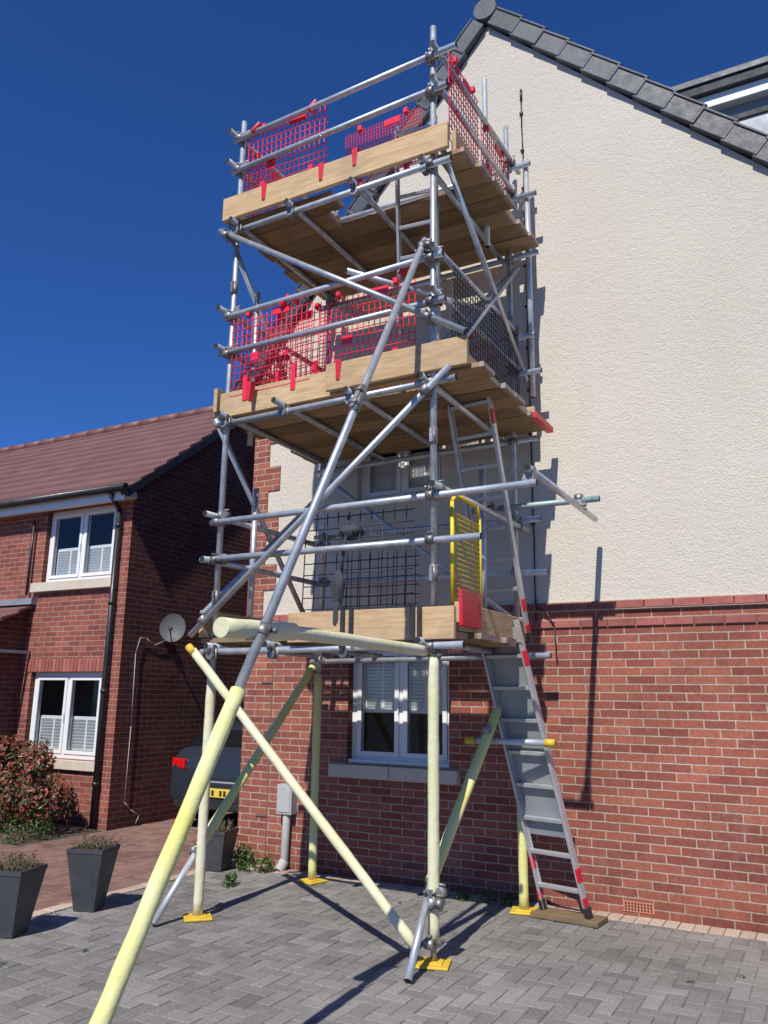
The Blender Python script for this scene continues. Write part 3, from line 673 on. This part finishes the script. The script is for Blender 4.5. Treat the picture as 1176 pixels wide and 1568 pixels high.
# ------------------------------------------------------------ vegetation
def leaves(name,clumps,n,size,matl,seed,wood_=True):
    rn=random.Random(seed); m=MB()
    for (cx_,cy_,cz_,r_) in clumps:
        for i in range(n):
            d=Vector((rn.gauss(0,1),rn.gauss(0,1),rn.gauss(0,1)))
            if d.length<.1: continue
            d.normalize(); rad=r_*rn.uniform(.45,1.12)**.6*(1+.15*math.sin(7*d.x+5*d.y+seed))
            p=Vector((cx_,cy_,cz_))+d*rad
            if p.z<.0: p.z=abs(p.z)*.5
            s_=size*rn.uniform(.6,1.3); a=(d+Vector((rn.uniform(-.8,.8),rn.uniform(-.8,.8),rn.uniform(-.3,.9)))).normalized(); u=a.orthogonal().normalized(); u=(Matrix.Rotation(rn.uniform(0,6.28),3,a)@u); v=a.cross(u)
            m.face([p-u*s_,p+v*s_*.38+a*s_*.12,p+u*s_,p-v*s_*.38+a*s_*.12],0,False,min(1,rn.random()*.75+(.3 if d.z>.1 else 0)*rn.random()))
    if wood_:
        for (cx_,cy_,cz_,r_) in clumps: m.tube((cx_*.6+.4*clumps[0][0],cy_*.6+.4*clumps[0][1],0),(cx_,cy_,cz_),.014,5,1,None,1,0,.005)
    return m.build(name,[matl,TWIG])
leaves('photinia_bush',[(-8.35,6.70,.55,.36),(-8.75,6.75,.62,.38),(-9.15,6.8,.60,.40),(-8.1,6.75,.40,.28),(-8.55,6.5,.35,.33),(-8.9,6.5,.35,.34),(-8.45,6.85,.82,.22),(-8.95,6.9,.87,.2),(-9.5,6.7,.5,.4),(-8.2,6.7,.78,.16),(-8.7,6.6,.95,.13)],800,.033,PH,5)
leaves('lavender_plant',[(-8.0,6.35,.10,.16),(-8.35,6.28,.1,.15),(-7.95,6.6,.12,.15),(-8.7,6.28,.1,.15)],260,.02,LV,6,False)
leaves('corner_weed_plant',[(-5.0,6.55,.08,.11),(-4.82,6.60,.05,.08),(-5.15,6.65,.1,.1)],120,.028,LV,8,False)
leaves('weed_plant',[(-3.0,6.55,.03,.07),(-2.6,6.62,.05,.07),(-2.82,6.58,.02,.05),(-2.45,6.6,.03,.06),(-4.72,5.95,.02,.06),(-4.74,6.0,.06,.05)],70,.022,LV,9,False)
cl=[(-4.33,4.05,-.005,.025),(-3.6,5.9,-.005,.02),(-.9,5.45,-.005,.02),(-.65,5.7,-.005,.02),(-4.55,3.6,0,.04),(-3.2,6.2,-.005,.015)]
leaves('paving_weeds',cl,45,.007,LV,10,False)

# ------------------------------------------------------------ light & sky
e=math.radians(49); az=math.radians(-6.5)
ld=Vector((math.sin(az)*math.cos(e),math.cos(az)*math.cos(e),-math.sin(e)))
sd=bpy.data.lights.new('sun','SUN'); sd.energy=5.0; sd.angle=math.radians(.53); sd.color=(1,.955,.88)
so=bpy.data.objects.new('sun',sd); sc.collection.objects.link(so); so.rotation_euler=ld.to_track_quat('-Z','Y').to_euler(); so.location=(0,-20,30)
W=bpy.data.worlds.new('World'); sc.world=W; W.use_nodes=True; nt=W.node_tree
sk=nt.nodes.new('ShaderNodeTexSky'); sk.sky_type='NISHITA'; sk.sun_disc=False; sk.sun_elevation=e
sv=-ld; sk.sun_rotation=math.atan2(sv.x,sv.y)
sk.air_density=1.0; sk.dust_density=.2; sk.ozone_density=3.0; sk.altitude=800
tn=nt.nodes.new('ShaderNodeMix'); tn.data_type='RGBA'; tn.blend_type='MULTIPLY'; tn.inputs[0].default_value=1; tn.inputs[7].default_value=(.42,.90,1.75,1)
bg=nt.nodes['Background']; bg.inputs[1].default_value=.064
nt.links.new(sk.outputs[0],tn.inputs[6]); nt.links.new(tn.outputs[2],bg.inputs[0])

# ------------------------------------------------------------ camera
pi_,ro,ya=map(math.radians,(12.860,.772,28.695))
F0=Vector((-math.sin(ya),math.cos(ya),0));R0=Vector((math.cos(ya),math.sin(ya),0));U0=Vector((0,0,1))
Fw=F0*math.cos(pi_)+U0*math.sin(pi_);U=-F0*math.sin(pi_)+U0*math.cos(pi_)
Rr=R0*math.cos(ro)+U*math.sin(ro);U2=-R0*math.sin(ro)+U*math.cos(ro)
cd=bpy.data.cameras.new('camera'); co=bpy.data.objects.new('camera',cd); sc.collection.objects.link(co)
M=Matrix((Rr,U2,-Fw)).transposed().to_4x4(); M.translation=Vector((0,0,1.6)); co.matrix_world=M
cd.sensor_fit='VERTICAL'; cd.sensor_height=36; cd.lens=36*1240/1568; cd.clip_end=1000; cd.clip_start=.05
sc.camera=co
